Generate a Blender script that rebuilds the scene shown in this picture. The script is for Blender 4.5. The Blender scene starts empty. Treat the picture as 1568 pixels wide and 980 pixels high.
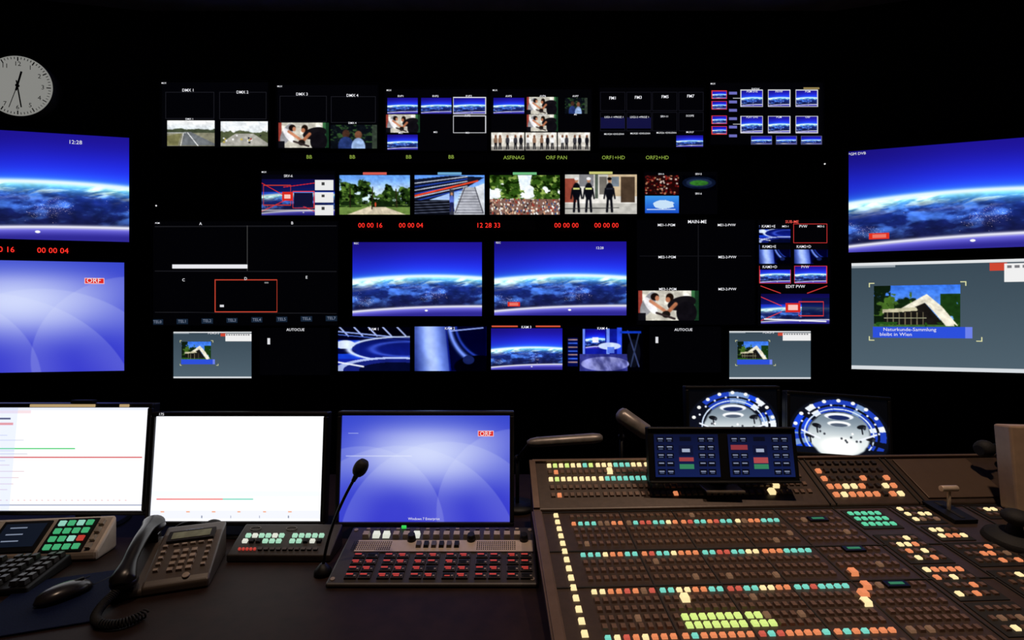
import bpy, math, random
import numpy as np
from mathutils import Vector, Matrix
random.seed(7)
sc = bpy.context.scene
COL = sc.collection
try:
    sc.view_settings.view_transform = 'Standard'
    sc.view_settings.look = 'None'
except Exception:
    pass
# ------------------------------------------------------------------ colour / materials
def lin(c):
    c = np.asarray(c, float) / 255.0
    return np.where(c <= .04045, c / 12.92, ((c + .055) / 1.055) ** 2.4)
def lc(c):
    r = lin(c); return (float(r[0]), float(r[1]), float(r[2]), 1.0)
MATS = {}
def pmat(name, c, rough=.5, metal=0.0, var=.25, scale=40, bump=0.0, spec=.5):
    if name in MATS: return MATS[name]
    m = bpy.data.materials.new(name); m.use_nodes = True
    nt = m.node_tree; b = nt.nodes['Principled BSDF']
    tc = nt.nodes.new('ShaderNodeTexCoord'); nz = nt.nodes.new('ShaderNodeTexNoise')
    nz.inputs['Scale'].default_value = scale; nz.inputs['Detail'].default_value = 4
    nt.links.new(tc.outputs['Object'], nz.inputs['Vector'])
    r = nt.nodes.new('ShaderNodeValToRGB')
    k = lc(c)
    r.color_ramp.elements[0].position = .3; r.color_ramp.elements[1].position = .7
    r.color_ramp.elements[0].color = (k[0]*(1-var), k[1]*(1-var), k[2]*(1-var), 1)
    r.color_ramp.elements[1].color = (k[0]*(1+var), k[1]*(1+var), k[2]*(1+var), 1)
    nt.links.new(nz.outputs['Fac'], r.inputs['Fac'])
    nt.links.new(r.outputs['Color'], b.inputs['Base Color'])
    b.inputs['Roughness'].default_value = rough; b.inputs['Metallic'].default_value = metal
    b.inputs['Specular IOR Level'].default_value = spec
    if bump:
        bp = nt.nodes.new('ShaderNodeBump'); bp.inputs['Strength'].default_value = bump
        bp.inputs['Distance'].default_value = .002
        nt.links.new(nz.outputs['Fac'], bp.inputs['Height']); nt.links.new(bp.outputs['Normal'], b.inputs['Normal'])
    MATS[name] = m; return m
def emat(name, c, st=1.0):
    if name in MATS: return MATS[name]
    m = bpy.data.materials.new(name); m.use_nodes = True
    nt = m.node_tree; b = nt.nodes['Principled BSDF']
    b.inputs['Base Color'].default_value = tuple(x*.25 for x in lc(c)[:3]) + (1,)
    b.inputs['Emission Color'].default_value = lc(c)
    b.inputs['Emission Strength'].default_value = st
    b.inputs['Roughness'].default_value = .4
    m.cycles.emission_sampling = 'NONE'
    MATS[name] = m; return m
def screen_mat(st=1.0):
    n = 'lcd_screen_%d' % int(st*100)
    if n in MATS: return MATS[n]
    m = bpy.data.materials.new(n); m.use_nodes = True
    nt = m.node_tree; b = nt.nodes['Principled BSDF']
    a = nt.nodes.new('ShaderNodeVertexColor'); a.layer_name = 'Col'
    b.inputs['Base Color'].default_value = (.004, .004, .005, 1)
    b.inputs['Roughness'].default_value = .35
    b.inputs['Specular IOR Level'].default_value = .2
    nt.links.new(a.outputs['Color'], b.inputs['Emission Color'])
    b.inputs['Emission Strength'].default_value = st
    m.cycles.emission_sampling = 'NONE'
    MATS[n] = m; return m
BLK = pmat('black_plastic', (14, 14, 15), .5, spec=.25)
BEZ = pmat('monitor_bezel_black', (9, 9, 10), .45, spec=.3)
DBEZ = pmat('desk_monitor_bezel', (26, 24, 24), .35)
RUB = pmat('black_rubber', (10, 10, 10), .75, bump=.4, scale=200)
# ------------------------------------------------------------------ mesh builder
class MB:
    def __init__(s): s.v = []; s.f = []; s.m = []; s.s = []
    def add(s, vs, fs, m=0, sm=False):
        o = len(s.v); s.v += [tuple(v) for v in vs]
        for f in fs: s.f.append([o+i for i in f]); s.m.append(m); s.s.append(sm)
    def hexa(s, b, t, m=0):
        s.add(list(b)+list(t), [(3,2,1,0),(4,5,6,7),(0,1,5,4),(1,2,6,5),(2,3,7,6),(3,0,4,7)], m)
    def box(s, c, d, m=0, R=None, tp=1.0):
        x, y, z = d[0]/2, d[1]/2, d[2]/2
        p = [(-x,-y,-z),(x,-y,-z),(x,y,-z),(-x,y,-z)]; q = [(-x*tp,-y*tp,z),(x*tp,-y*tp,z),(x*tp,y*tp,z),(-x*tp,y*tp,z)]
        C = Vector(c)
        f = (lambda a: C + (R @ Vector(a))) if R is not None else (lambda a: C + Vector(a))
        s.hexa([f(a) for a in p], [f(a) for a in q], m)
    def tube(s, path, r, m=0, seg=14, flat=1.0, up=(0,0,1)):
        n = len(path); path = [Vector(p) for p in path]
        if not isinstance(r, (list, tuple)): r = [r]*n
        vs = []; prev = None
        for i, p in enumerate(path):
            d = (path[min(i+1,n-1)] - path[max(i-1,0)]).normalized()
            a = prev if prev is not None else Vector(up)
            a = a - d*a.dot(d)
            if a.length < 1e-4:
                a = Vector((1,0,0)) - d*d.x
            a.normalize(); prev = a; b = d.cross(a)
            for k in range(seg):
                t = 2*math.pi*k/seg
                vs.append(p + a*math.cos(t)*r[i]*flat + b*math.sin(t)*r[i])
        fs = []
        for i in range(n-1):
            for k in range(seg):
                k2 = (k+1) % seg
                fs.append((i*seg+k, i*seg+k2, (i+1)*seg+k2, (i+1)*seg+k))
        s.add(vs, fs, m, True)
        o = len(s.v)-n*seg
        s.f.append([o+k for k in range(seg)][::-1]); s.m.append(m); s.s.append(False)
        s.f.append([o+(n-1)*seg+k for k in range(seg)]); s.m.append(m); s.s.append(False)
    def cyl(s, p, q, r, r2=None, m=0, seg=24):
        s.tube([p, q], [r, r if r2 is None else r2], m, seg, up=(0.3,0.9,0.1))
    def ball(s, c, r, m=0, seg=18, rings=12):
        if not isinstance(r, (list, tuple)): r = (r, r, r)
        vs = []; fs = []
        for i in range(rings+1):
            a = math.pi*i/rings
            for k in range(seg):
                t = 2*math.pi*k/seg
                vs.append((c[0]+r[0]*math.sin(a)*math.cos(t), c[1]+r[1]*math.sin(a)*math.sin(t), c[2]+r[2]*math.cos(a)))
        for i in range(rings):
            for k in range(seg):
                k2 = (k+1) % seg
                fs.append((i*seg+k, (i+1)*seg+k, (i+1)*seg+k2, i*seg+k2))
        s.add(vs, fs, m, True)
    def build(s, name, mats, parent=None, bevel=0, M=None, seg=2):
        me = bpy.data.meshes.new(name); me.from_pydata(s.v, [], s.f)
        for m in mats: me.materials.append(m)
        me.polygons.foreach_set('material_index', s.m)
        me.polygons.foreach_set('use_smooth', s.s); me.update()
        o = bpy.data.objects.new(name, me); COL.objects.link(o)
        if parent is not None: o.parent = parent
        if M is not None: o.matrix_local = M
        if bevel:
            b = o.modifiers.new('bevel', 'BEVEL'); b.width = bevel; b.segments = seg; b.limit_method = 'ANGLE'
            b.angle_limit = math.radians(40)
        return o
def empty(name, loc=(0,0,0), rot=(0,0,0), M=None, parent=None):
    e = bpy.data.objects.new(name, None); COL.objects.link(e); e.empty_display_size = .05
    if parent is not None: e.parent = parent
    if M is not None: e.matrix_world = M
    else: e.location = loc; e.rotation_euler = rot
    return e
def text(par, s, x, z, size, mat, y=-.004, al='CENTER', flat=False, bold=0.0):
    cu = bpy.data.curves.new('caption', 'FONT'); cu.body = s; cu.size = size
    cu.align_x = al; cu.align_y = 'CENTER'; cu.resolution_u = 2; cu.offset = bold*size
    cu.materials.append(mat)
    o = bpy.data.objects.new('caption_text', cu); COL.objects.link(o); o.parent = par
    if flat: o.location = (x, z, y)
    else:
        o.location = (x, y, z); o.rotation_euler = (math.pi/2, 0, 0)
    return o
TW = emat('text_white', (235, 235, 240)); TG = emat('text_green_led', (165, 195, 80), .7); TR = emat('text_red_led', (255, 50, 40), 1.3)
TD = emat('text_dim', (120, 130, 150)); TB = emat('text_black', (10, 10, 10), .3)
# ------------------------------------------------------------------ screen pictures
def hashn(i, j, seed):
    n = np.sin(i*127.1 + j*311.7 + seed*74.7)*43758.5453
    return n - np.floor(n)
def vn(X, Y, sx, sy, seed=0):
    x = X*sx; y = Y*sy; i = np.floor(x); j = np.floor(y); fx = x-i; fy = y-j
    fx = fx*fx*(3-2*fx); fy = fy*fy*(3-2*fy)
    a = hashn(i, j, seed); b = hashn(i+1, j, seed); c = hashn(i, j+1, seed); d = hashn(i+1, j+1, seed)
    return (a*(1-fx)+b*fx)*(1-fy) + (c*(1-fx)+d*fx)*fy
def fbm(X, Y, sx, sy, seed=0, o=4):
    r = 0; w = .5
    for k in range(o):
        r = r + w*vn(X*.96-Y*.28*(k % 2), Y*.96+X*.28*(k % 2), sx*2**k, sy*2**k, seed+k); w *= .5
    return r
def sm(a, b, x):
    t = np.clip((x-a)/(b-a), 0, 1); return t*t*(3-2*t)
class P:
    def __init__(s, nx, ny, c=(2, 2, 4)):
        s.nx, s.ny = nx, ny
        s.X, s.Y = np.meshgrid(np.linspace(0, 1, nx), np.linspace(0, 1, ny))
        s.a = np.ones((ny, nx, 3))*np.array(c, float)
    def bl(s, m, c):
        m = np.clip(m*1.0, 0, 1)[..., None]; s.a = s.a*(1-m) + np.asarray(c, float)*m; return s
    def rect(s, x0, y0, x1, y1, c, al=1): return s.bl(((s.X >= x0)&(s.X <= x1)&(s.Y >= y0)&(s.Y <= y1))*al, c)
    def frame(s, x0, y0, x1, y1, c, w=1.0):
        a, b = w/s.nx, w/s.ny
        s.rect(x0, y0, x1, y0+b, c); s.rect(x0, y1-b, x1, y1, c); s.rect(x0, y0, x0+a, y1, c); return s.rect(x1-a, y0, x1, y1, c)
    def ell(s, cx, cy, rx, ry, c, al=1, rot=0):
        dx, dy = s.X-cx, s.Y-cy
        ca, sa = math.cos(rot), math.sin(rot)
        u = (dx*ca+dy*sa)/rx; v = (-dx*sa+dy*ca)/ry
        d = np.sqrt(u*u+v*v); e = 1.0/(s.nx*min(rx, ry)+1)
        return s.bl((1-sm(1-e, 1+e, d))*al, c)
    def poly(s, pts, c, al=1):
        ins = np.zeros(s.X.shape, bool); n = len(pts)
        for i in range(n):
            (x0, y0), (x1, y1) = pts[i], pts[(i+1) % n]
            if y0 == y1: continue
            cr = ((y0 > s.Y) != (y1 > s.Y)) & (s.X < (x1-x0)*(s.Y-y0)/(y1-y0)+x0)
            ins ^= cr
        return s.bl(ins*al, c)
    def line(s, x0, y0, x1, y1, w, c, al=1):
        asp = s.ny/s.nx
        px, py = s.X-x0, (s.Y-y0)*asp; dx, dy = x1-x0, (y1-y0)*asp
        t = np.clip((px*dx+py*dy)/(dx*dx+dy*dy+1e-9), 0, 1)
        d = np.hypot(px-t*dx, py-t*dy); return s.bl((1-sm(w*.6, w*1.2, d))*al, c)
    def grain(s, k=.35, sc=26, seed=31, con=1.1):
        """texture variation + contrast, so flat regions read as filmed surfaces"""
        n = fbm(s.X, s.Y, sc, sc*.6, seed, 3)*1.14; f = 1+k*.65*(n-.5)*2
        s.a = (s.a*f[..., None]/255.0-.5)*con*255+.5*255
        s.a = np.clip(s.a, 0, 255); return s.soft()
    def soft(s):
        a = s.a; b = a.copy(); b[1:-1, 1:-1] = a[1:-1, 1:-1]*.4+.15*(a[:-2, 1:-1]+a[2:, 1:-1]+a[1:-1, :-2]+a[1:-1, 2:]); s.a = b; return s
    def paste(s, fn, x0, y0, x1, y1, border=None):
        i0, i1 = int(round(x0*s.nx)), int(round(x1*s.nx)); j0, j1 = int(round(y0*s.ny)), int(round(y1*s.ny))
        i0 = max(0, i0); j0 = max(0, j0); i1 = min(s.nx, i1); j1 = min(s.ny, j1)
        if i1-i0 < 3 or j1-j0 < 3: return s
        s.a[j0:j1, i0:i1] = fn(i1-i0, j1-j0)
        if border is not None: s.frame(i0/s.nx, j0/s.ny, i1/s.nx, j1/s.ny, border, 1.3)
        return s
def mix(a, b, t): return np.asarray(a, float)*(1-t[..., None]) + np.asarray(b, float)*t[..., None]
def earth(nx, ny, zib=False):
    p = P(nx, ny); X, Y = p.X, p.Y
    yh = .458 + .17*(X-.6)**2; t = Y-yh
    sky = mix((30, 20, 150), (34, 44, 240), sm(0, .40, Y))
    sky = sky*(.86+.14*sm(0, .6, X))[..., None]
    wx = X+.05*fbm(X, Y, 5, 5, 40); wy = Y+.05*fbm(X, Y, 5, 5, 50)
    low = mix((60, 140, 245), (24, 44, 130), sm(.0, .16, t))
    low = mix(low, np.ones_like(low)*np.array((20, 22, 62.)), sm(.14, .4, t)*.85)
    cl = fbm(wx, wy+.15*X, 8, 30, 3, 5); low = low + (sm(.42, .7, cl)*(1-sm(.04, .2, t)))[..., None]*np.array((150, 120, 50.))
    c2 = fbm(wx, wy, 9, 12, 12, 5); low = low + (sm(.45, .7, c2)*sm(.04, .12, t)*(1-sm(.28, .45, t)))[..., None]*np.array((50, 85, 120.))
    low = low*(.65+.7*fbm(wx, wy, 22, 22, 77, 3))[..., None]
    a = np.where((t < 0)[..., None], sky, low)
    g = np.exp(-np.abs(t/.06)); a = a + ((t < 0)*g)[..., None]*np.array((30, 130, 60.))
    g = np.exp(-np.abs(t/.065)**1.6)*(t > 0); a = a + g[..., None]*np.array((90, 130, 60.))
    g = np.exp(-(t/.024)**2); a = a*(1-g[..., None]) + g[..., None]*np.array((232, 250, 255.))
    rr = np.random.RandomState(3); dens = sm(.48, .68, fbm(X, Y, 8, 9, 9, 4))*sm(.12, .24, t)
    li = (rr.rand(ny, nx) < dens*.12)*(.2+.6*rr.rand(ny, nx)**2)
    a = a + li[..., None]*np.array((190, 165, 140.)) + (dens*.12)[..., None]*np.array((120, 100, 80.))
    p.a = a
    yb = .868 + .075*np.abs(1-X*.95)**2.4
    b = sm(0, .02, Y-yb); p.a = p.a*(1-b[..., None]) + b[..., None]*mix((120, 115, 235), (48, 42, 150), sm(0, .1, Y-yb))
    g = np.exp(-((Y-yb)/.018)**2); p.bl(g, (236, 236, 252))
    p.ell(.57, .925, .012, .012, (255, 255, 255))
    if zib:
        p.rect(.10, .82, .195, .88, (225, 50, 30)); p.rect(.115, .833, .18, .866, (250, 190, 180), .5)
    return p.a
def win7(nx, ny):
    p = P(nx, ny); X, Y = p.X, p.Y
    d = np.hypot((X-.5)*.9, (Y-.36)*1.25)
    p.a = mix((202, 212, 253), (52, 62, 205), sm(.0, .68, d))
    p.bl(sm(.5, 1, Y)*.65, (48, 48, 205)); p.bl((1-sm(0, .2, Y))*.5, (60, 80, 205)); p.bl((1-sm(0, .25, X))*.3, (60, 80, 215))
    for cx, cy, r in ((.12, 1.1, .5), (.62, 1.25, .62), (1.05, .9, .48), (.35, 1.45, .72)):
        dd = np.hypot(X-cx, (Y-cy)*.62)
        p.bl((1-sm(r-.004, r+.004, dd))*(.02+.15*sm(r-.22, r, dd)), (225, 232, 255))
    p.rect(.812, .145, .905, .2, (225, 35, 30)); p.frame(.812, .145, .905, .2, (255, 200, 200))
    p.rect(.04, .165, .1, .17, (220, 230, 255), .6); p.rect(.03, .38, .42, .388, (235, 240, 255), .45)
    return p.a
def house(nx, ny):
    p = P(nx, ny); X, Y = p.X, p.Y
    p.a = mix((60, 120, 235), (130, 176, 242), Y)
    n = fbm(X, Y, 14, 10, 4)
    p.bl(sm(0, .04, Y-(.22-.2*np.abs(X-.2)*2+.3*n))*(X < .5), (22, 40, 20)); p.bl((X < .2)*sm(.28, .34, n), (18, 32, 18))
    p.bl((X > .78)*(Y > .2)*sm(.28, .34, n), (30, 62, 24)); p.bl(sm(.52, .6, n)*(Y < .7)*(Y > .15)*(X < .45), (70, 104, 40))
    p.rect(0, .88, 1, 1, (66, 104, 50))
    p.poly([(.3, .55), (.62, .2), (.8, .5), (.98, .93), (.84, .93), (.7, .6), (.6, .4), (.34, .62)], (235, 228, 208))
    p.poly([(.34, .62), (.6, .4), (.82, .9), (.25, .9)], (30, 27, 25)); p.poly([(.1, .55), (.5, .5), (.52, .58), (.1, .64)], (196, 190, 160)); p.rect(.12, .62, .34, .9, (26, 26, 24))
    for k in range(7): p.line(.16+.07*k, .62, .16+.07*k, .9, .005, (150, 140, 110))
    p.rect(.12, .74, .62, .76, (160, 160, 130)); p.bl((Y > .84)*(X < .3)*(n > .4), (40, 80, 30)); p.bl((Y > .85)*(X > .6)*(n > .48), (40, 74, 26))
    return p.grain(.3, 24, con=1.05).a
def foks(nx, ny):
    p = P(nx, ny, (72, 92, 104)); X, Y = p.X, p.Y
    p.a = mix((58, 74, 86), (80, 98, 110), Y)
    p.rect(0, 0, 1, .025, (225, 228, 230)); p.rect(0, .025, .2, .045, (150, 160, 168))
    p.paste(house, .105, .22, .48, .62)
    p.rect(.1, .60, .5, .7, (45, 80, 220)); p.rect(.5, .6, .53, .7, (110, 130, 235))
    for a, b in ((.08, .19), (.48, .19), (.08, .72), (.545, .72)):
        p.rect(a, b, a+.025, b+.008, (225, 225, 170)); p.rect(a+(.02 if a > .3 else 0), b-(.03 if b > .5 else 0), a+(.025 if a > .3 else .005), b+(.008 if b > .5 else .04), (225, 225, 170))
    p.rect(.6, .03, .67, .1, (205, 70, 50)); p.rect(.66, .04, 1, .2, (240, 240, 240))
    for k in range(10): p.rect(.67+.031*k, .055, .69+.031*k, .08, (90, 90, 96), .8)
    p.rect(0, .965, 1, 1, (215, 220, 225))
    return p.a
def bend(nx, ny):
    p = P(nx, ny, (196, 192, 180)); X, Y = p.X, p.Y; n = fbm(X, Y, 9, 6, 2)
    p.bl(sm(.45, .6, n), (235, 232, 220)); p.rect(0, 0, .06, 1, (160, 70, 60)); p.rect(.88, 0, .94, 1, (60, 110, 70)); p.rect(.94, 0, 1, 1, (30, 60, 40))
    p.ell(.16, .45, .11, .42, (150, 150, 155), rot=.2); p.ell(.2, .5, .08, .3, (235, 232, 235), rot=-.3); p.ell(.27, .2, .07, .13, (30, 22, 20)); p.ell(.31, .25, .035, .09, (190, 130, 100))
    p.line(.2, .35, .45, .7, .03, (190, 130, 100)); p.rect(.0, .75, .12, 1, (24, 24, 30))
    p.ell(.72, .42, .2, .28, (28, 26, 30), rot=.7); p.ell(.8, .75, .17, .4, (24, 22, 27)); p.ell(.52, .22, .065, .14, (38, 26, 20)); p.ell(.49, .3, .04, .09, (175, 115, 85))
    p.line(.62, .45, .48, .75, .035, (170, 110, 80)); p.ell(.46, .8, .07, .12, (35, 30, 28)); p.line(.3, .75, .6, .95, .02, (60, 50, 50))
    return p.grain(.3, 12).a
def couple(nx, ny):
    p = P(nx, ny, (20, 24, 30)); X, Y = p.X, p.Y; n = fbm(X, Y, 12, 10, 6)
    p.bl(sm(.45, .62, n)*(Y < .75), (54, 82, 48)); p.rect(.9, 0, 1, 1, (60, 70, 60))
    p.ell(.33, .38, .08, .18, (70, 48, 38)); p.ell(.33, .9, .17, .4, (44, 60, 110)); p.ell(.6, .42, .08, .17, (120, 80, 60)); p.ell(.6, .95, .15, .4, (150, 175, 215))
    return p.grain(.4, 14).a
def road(nx, ny):
    p = P(nx, ny); X, Y = p.X, p.Y; n = fbm(X, Y, 10, 8, 1)
    p.a = mix((250, 250, 250), (220, 226, 230), sm(0, .3, Y)); p.bl(sm(0, .03, Y-(.25+.14*n)), (70, 78, 60))
    p.bl((Y > .48), (138, 136, 116)); p.poly([(.35, .45), (.5, .45), (1.1, 1.0), (.3, 1.0)], (112, 116, 120))
    p.poly([(0, .6), (.3, .5), (.22, 1), (0, 1)], (120, 118, 82)); p.line(.43, .48, .65, 1, .01, (240, 240, 240)); p.line(.34, .5, .28, 1, .008, (225, 225, 225)); p.rect(0, .46, .4, .5, (176, 178, 176))
    return p.grain(.3, 16).a
def street(nx, ny):
    p = P(nx, ny); X, Y = p.X, p.Y; n = fbm(X, Y, 16, 12, 8)
    p.a = mix((240, 244, 248), (200, 208, 210), Y); p.bl(sm(0, .03, Y-(.3+.2*n)), (84, 92, 66)); p.poly([(.3, .5), (.7, .5), (1.1, 1), (-.1, 1)], (168, 166, 158))
    for k in range(14):
        a = random.random(); b = .5+.35*random.random(); w = .03+.05*(b-.5)
        p.rect(a, b, a+w, b+w*1.6, random.choice([(230, 230, 235), (40, 42, 50), (200, 180, 90), (150, 60, 50)]))
    return p.grain(.3, 16).a
def crew(nx, ny, seed=0):
    rr = random.Random(seed); p = P(nx, ny, (210, 205, 195)); X, Y = p.X, p.Y
    p.bl(sm(.4, .6, fbm(X, Y, 8, 5, 2)), (245, 242, 235)); p.rect(0, .8, 1, 1, (150, 146, 140))
    for k in range(5):
        x = .1+.2*k+rr.uniform(-.04, .04); c = rr.choice([(235, 235, 235), (30, 30, 36), (60, 60, 66), (140, 110, 90)])
        p.ell(x, .45, .06, .22, c); p.line(x-.02, .6, x-.03, .92, .02, (25, 25, 30)); p.line(x+.02, .6, x+.03, .92, .02, (25, 25, 30)); p.ell(x, .2, .035, .08, (120, 80, 60))
    return p.grain(.3, 12).a
def park(nx, ny):
    p = P(nx, ny); X, Y = p.X, p.Y; n = fbm(X, Y, 12, 9, 3, 4)
    p.a = mix((105, 160, 240), (210, 230, 248), sm(0, .5, Y))
    top = -.02+.7*fbm(X, Y, 6, 3, 23, 4)-.1*(X < .5)
    tree = sm(0, .05, Y-top)*(Y < .8)*sm(.26, .34, n)
    p.bl(tree, (38, 60, 26)); p.bl(tree*sm(.42, .62, fbm(X, Y, 18, 14, 7)), (92, 124, 54)); p.bl(tree*sm(.5, .62, fbm(X, Y, 14, 12, 17)), (14, 24, 12))
    p.rect(0, .74, 1, 1, (108, 134, 70)); p.poly([(.1, 1), (.45, .77), (.6, .77), (.95, 1)], (206, 194, 170)); p.bl((Y > .66)*(Y < .8)*sm(.44, .5, n), (28, 44, 22)); p.rect(0, .76, .4, .78, (60, 90, 40))
    p.line(.47, .3, .46, .85, .008, (40, 30, 22)); p.ell(.51, .74, .012, .06, (230, 90, 60)); p.line(.8, .35, .81, .8, .008, (50, 40, 30)); p.line(.15, .3, .15, .8, .008, (40, 34, 26)); return p.grain(.3, 24).a
def stand(nx, ny):
    p = P(nx, ny); X, Y = p.X, p.Y
    p.a = mix((100, 155, 245), (225, 232, 245), Y)
    p.poly([(0, .1), (.0, .75), (.75, .3), (1, .05), (.55, .0)], (30, 36, 56))
    for k in range(6): p.line(0, .2+.09*k, .75, .03+.06*k, .008, (50, 80, 180) if k % 2 else (190, 196, 210))
    p.line(0, .52, .9, .14, .014, (225, 80, 50)); p.rect(0, .62, .55, 1, (24, 26, 34))
    for k in range(5): p.line(0, .68+.07*k, .5, .64+.07*k, .006, (90, 96, 116))
    p.poly([(.55, 1), (.7, .3), (.85, .3), (1, 1)], (176, 178, 186)); p.poly([(.85, .3), (1, .2), (1, 1)], (206, 210, 216))
    for k in range(9): p.line(.6+.005*k, .95-.07*k, .98-.012*k, .95-.07*k, .005, (110, 112, 122))
    p.rect(.5, .35, .56, 1, (60, 62, 76)); p.line(.58, .95, .72, .3, .006, (60, 60, 70)); p.line(.98, .95, .86, .3, .006, (60, 60, 70))
    p.ell(.53, .62, .033, .12, (90, 110, 190)); p.ell(.53, .47, .018, .04, (190, 140, 110)); p.line(.52, .7, .51, .9, .013, (40, 44, 90)); p.line(.54, .7, .56, .9, .013, (40, 44, 90)); return p.grain(.25, 16, con=1.15).a
def crowd(nx, ny):
    p = P(nx, ny); X, Y = p.X, p.Y; n = fbm(X, Y, 9, 6, 13, 4)
    p.a = mix((225, 238, 250), (250, 250, 250), Y); tr = sm(0, .05, (.1+.85*n)-Y)*(Y < .6)
    tr = np.clip(tr*(np.abs(X-.5) > .1*(1-Y))+(Y > .38)*(Y < .62)*sm(.4, .46, n), 0, 1)
    p.bl(tr, (56, 86, 34)); p.bl(tr*sm(.45, .62, fbm(X, Y, 18, 14, 5)), (146, 170, 90)); p.bl(tr*sm(.5, .62, fbm(X, Y, 16, 12, 15)), (28, 44, 18)); p.rect(0, .6, 1, 1, (130, 100, 90))
    rr = random.Random(4)
    for k in range(230):
        x = rr.random(); y = .6+.4*rr.random(); c = rr.choice([(230, 226, 220), (40, 36, 40), (150, 60, 50), (70, 60, 60), (205, 160, 130), (225, 215, 190), (60, 80, 120), (240, 240, 240)])
        p.ell(x, y, .009+.01*(y-.6), .022+.02*(y-.6), c)
    return p.grain(.25, 24, con=1.15).a
def police(nx, ny):
    p = P(nx, ny); X, Y = p.X, p.Y
    p.a = mix((200, 198, 192), (232, 228, 222), Y); p.rect(.0, .1, .16, .7, (150, 80, 66)); p.rect(.6, 0, 1, .55, (196, 176, 146)); p.rect(.78, .05, .97, .7, (80, 66, 54)); p.rect(.42, 0, .46, .6, (90, 100, 90)); p.rect(0, .72, 1, 1, (182, 180, 174))
    p.rect(.2, .0, .4, .3, (130, 130, 134)); p.rect(.48, .05, .58, .5, (120, 116, 110)); p.rect(.65, .05, .75, .3, (120, 130, 140))
    for x, h in ((.16, .75), (.33, .8), (.62, .85)):
        d = (24, 25, 32)
        p.ell(x, .42, .058, .22, d); p.rect(x-.045, .33, x+.045, .38, (200, 205, 130) if x < .5 else (46, 48, 56)); p.line(x-.022, .6, x-.035, .93, .018, d); p.line(x+.022, .6, x+.035, .93, .018, d); p.ell(x, .14, .024, .06, (180, 130, 100)); p.ell(x, .1, .03, .04, (225, 225, 228) if x < .5 else (30, 25, 25))
        p.line(x-.055, .35, x-.075, .6, .012, d); p.line(x+.055, .35, x+.075, .6, .012, d)
    p.line(0, .86, .75, .84, .006, (60, 60, 60)); return p.grain(.25, 12, con=1.15).a
def fans(nx, ny):
    p = P(nx, ny, (40, 16, 16)); rr = random.Random(9)
    for k in range(120): p.ell(rr.random(), rr.random(), .03, .045, rr.choice([(130, 40, 34), (210, 190, 180), (30, 20, 22), (170, 120, 90), (90, 20, 22)]))
    return p.grain(.3).a
def amap(nx, ny):
    p = P(nx, ny, (40, 120, 225)); p.a = mix((60, 150, 235), (26, 80, 200), p.Y)
    p.bl((np.hypot((p.X-.55)/.36, (p.Y-.5)/.28)+.5*fbm(p.X, p.Y, 6, 6, 3) < 1.15), (200, 226, 248)); p.line(.05, .8, .9, .8, .01, (220, 235, 255)); return p.a
def stadium(nx, ny):
    p = P(nx, ny, (6, 8, 14)); p.ell(.5, .5, .5, .44, (20, 28, 48)); p.ell(.5, .5, .38, .3, (36, 48, 74)); p.ell(.5, .52, .28, .19, (52, 110, 44)); return p.grain(.4, 12).a
RB0 = (225, 60, 60)
def srv6(nx, ny):
    p = P(nx, ny); p.a = earth(nx, ny)*.8; p.rect(0, 0, 1, .1, (2, 2, 6)); p.bl(.6*(p.Y < .42), (5, 5, 20))
    for q in ((0, .2, .3, .5), (0, .9, .35, .6), (.3, .3, .72, .2), (.45, .68, .72, .9)): p.line(*q, .005, (225, 40, 30))
    p.frame(.02, .25, .4, .75, (200, 60, 40), 1.2); p.rect(.28, .42, .42, .64, (215, 40, 30)); p.rect(.31, .48, .39, .58, (250, 200, 190)); p.frame(.42, .4, .72, .82, (225, 60, 50), 1.3); p.rect(.44, .44, .7, .78, (16, 18, 50))
    for y in (.13, .43, .74): p.rect(.73, y, .98, y+.25, (235, 235, 235)); p.rect(.82, y+.05, .86, y+.12, (60, 60, 60))
    p.rect(.0, .85, .7, .9, (235, 225, 225), .6); return p.a
def submix(nx, ny):
    p = P(nx, ny); p.a = earth(nx, ny)*.9; p.bl(.5*(p.Y < .35), (3, 3, 20)); p.rect(.6, .12, 1, .85, (10, 18, 60), .8); p.frame(.55, .25, .92, .75, (225, 60, 50), 1.3)
    p.line(0, .1, .3, .4, .006, RB0); p.line(0, .9, .3, .6, .006, RB0)
    p.rect(.36, .3, .58, .62, (215, 40, 30)); p.rect(.4, .37, .54, .54, (250, 200, 190)); p.line(.05, .85, .95, .93, .012, (235, 235, 245)); return p.a
def cam1(nx, ny):
    p = P(nx, ny); X, Y = p.X, p.Y; p.a = mix((4, 6, 22), (28, 44, 170), sm(.15, .6, Y))
    for k in range(5): p.line(.02+.2*k, .0, .14+.2*k, .2, .012, (170, 185, 235))
    p.line(0, .1, 1, .26, .01, (150, 170, 235)); p.line(0, .17, 1, .32, .007, (90, 120, 220))
    p.rect(.0, .3, .3, .72, (30, 70, 215)); p.ell(.1, .4, .14, .1, (215, 228, 252)); p.ell(.05, .55, .2, .06, (12, 16, 60))
    d = np.hypot((X-.95)/.8, (Y-.5)/.28); p.bl(np.exp(-((d-1)/.06)**2), (210, 225, 255)); p.bl((d < .95)*.8, (20, 30, 110)); p.bl(np.exp(-((d-.6)/.08)**2)*.6, (80, 110, 235))
    d = np.hypot((X-.8)/.85, (Y-.98)/.3); p.bl((d < 1), (175, 190, 235)); p.bl((d < .86), (30, 40, 120)); p.bl((d < .6), (14, 18, 50)); p.line(0, .8, .35, .9, .012, (235, 240, 255)); return p.grain(.2, 8, con=1.1).a
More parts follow.
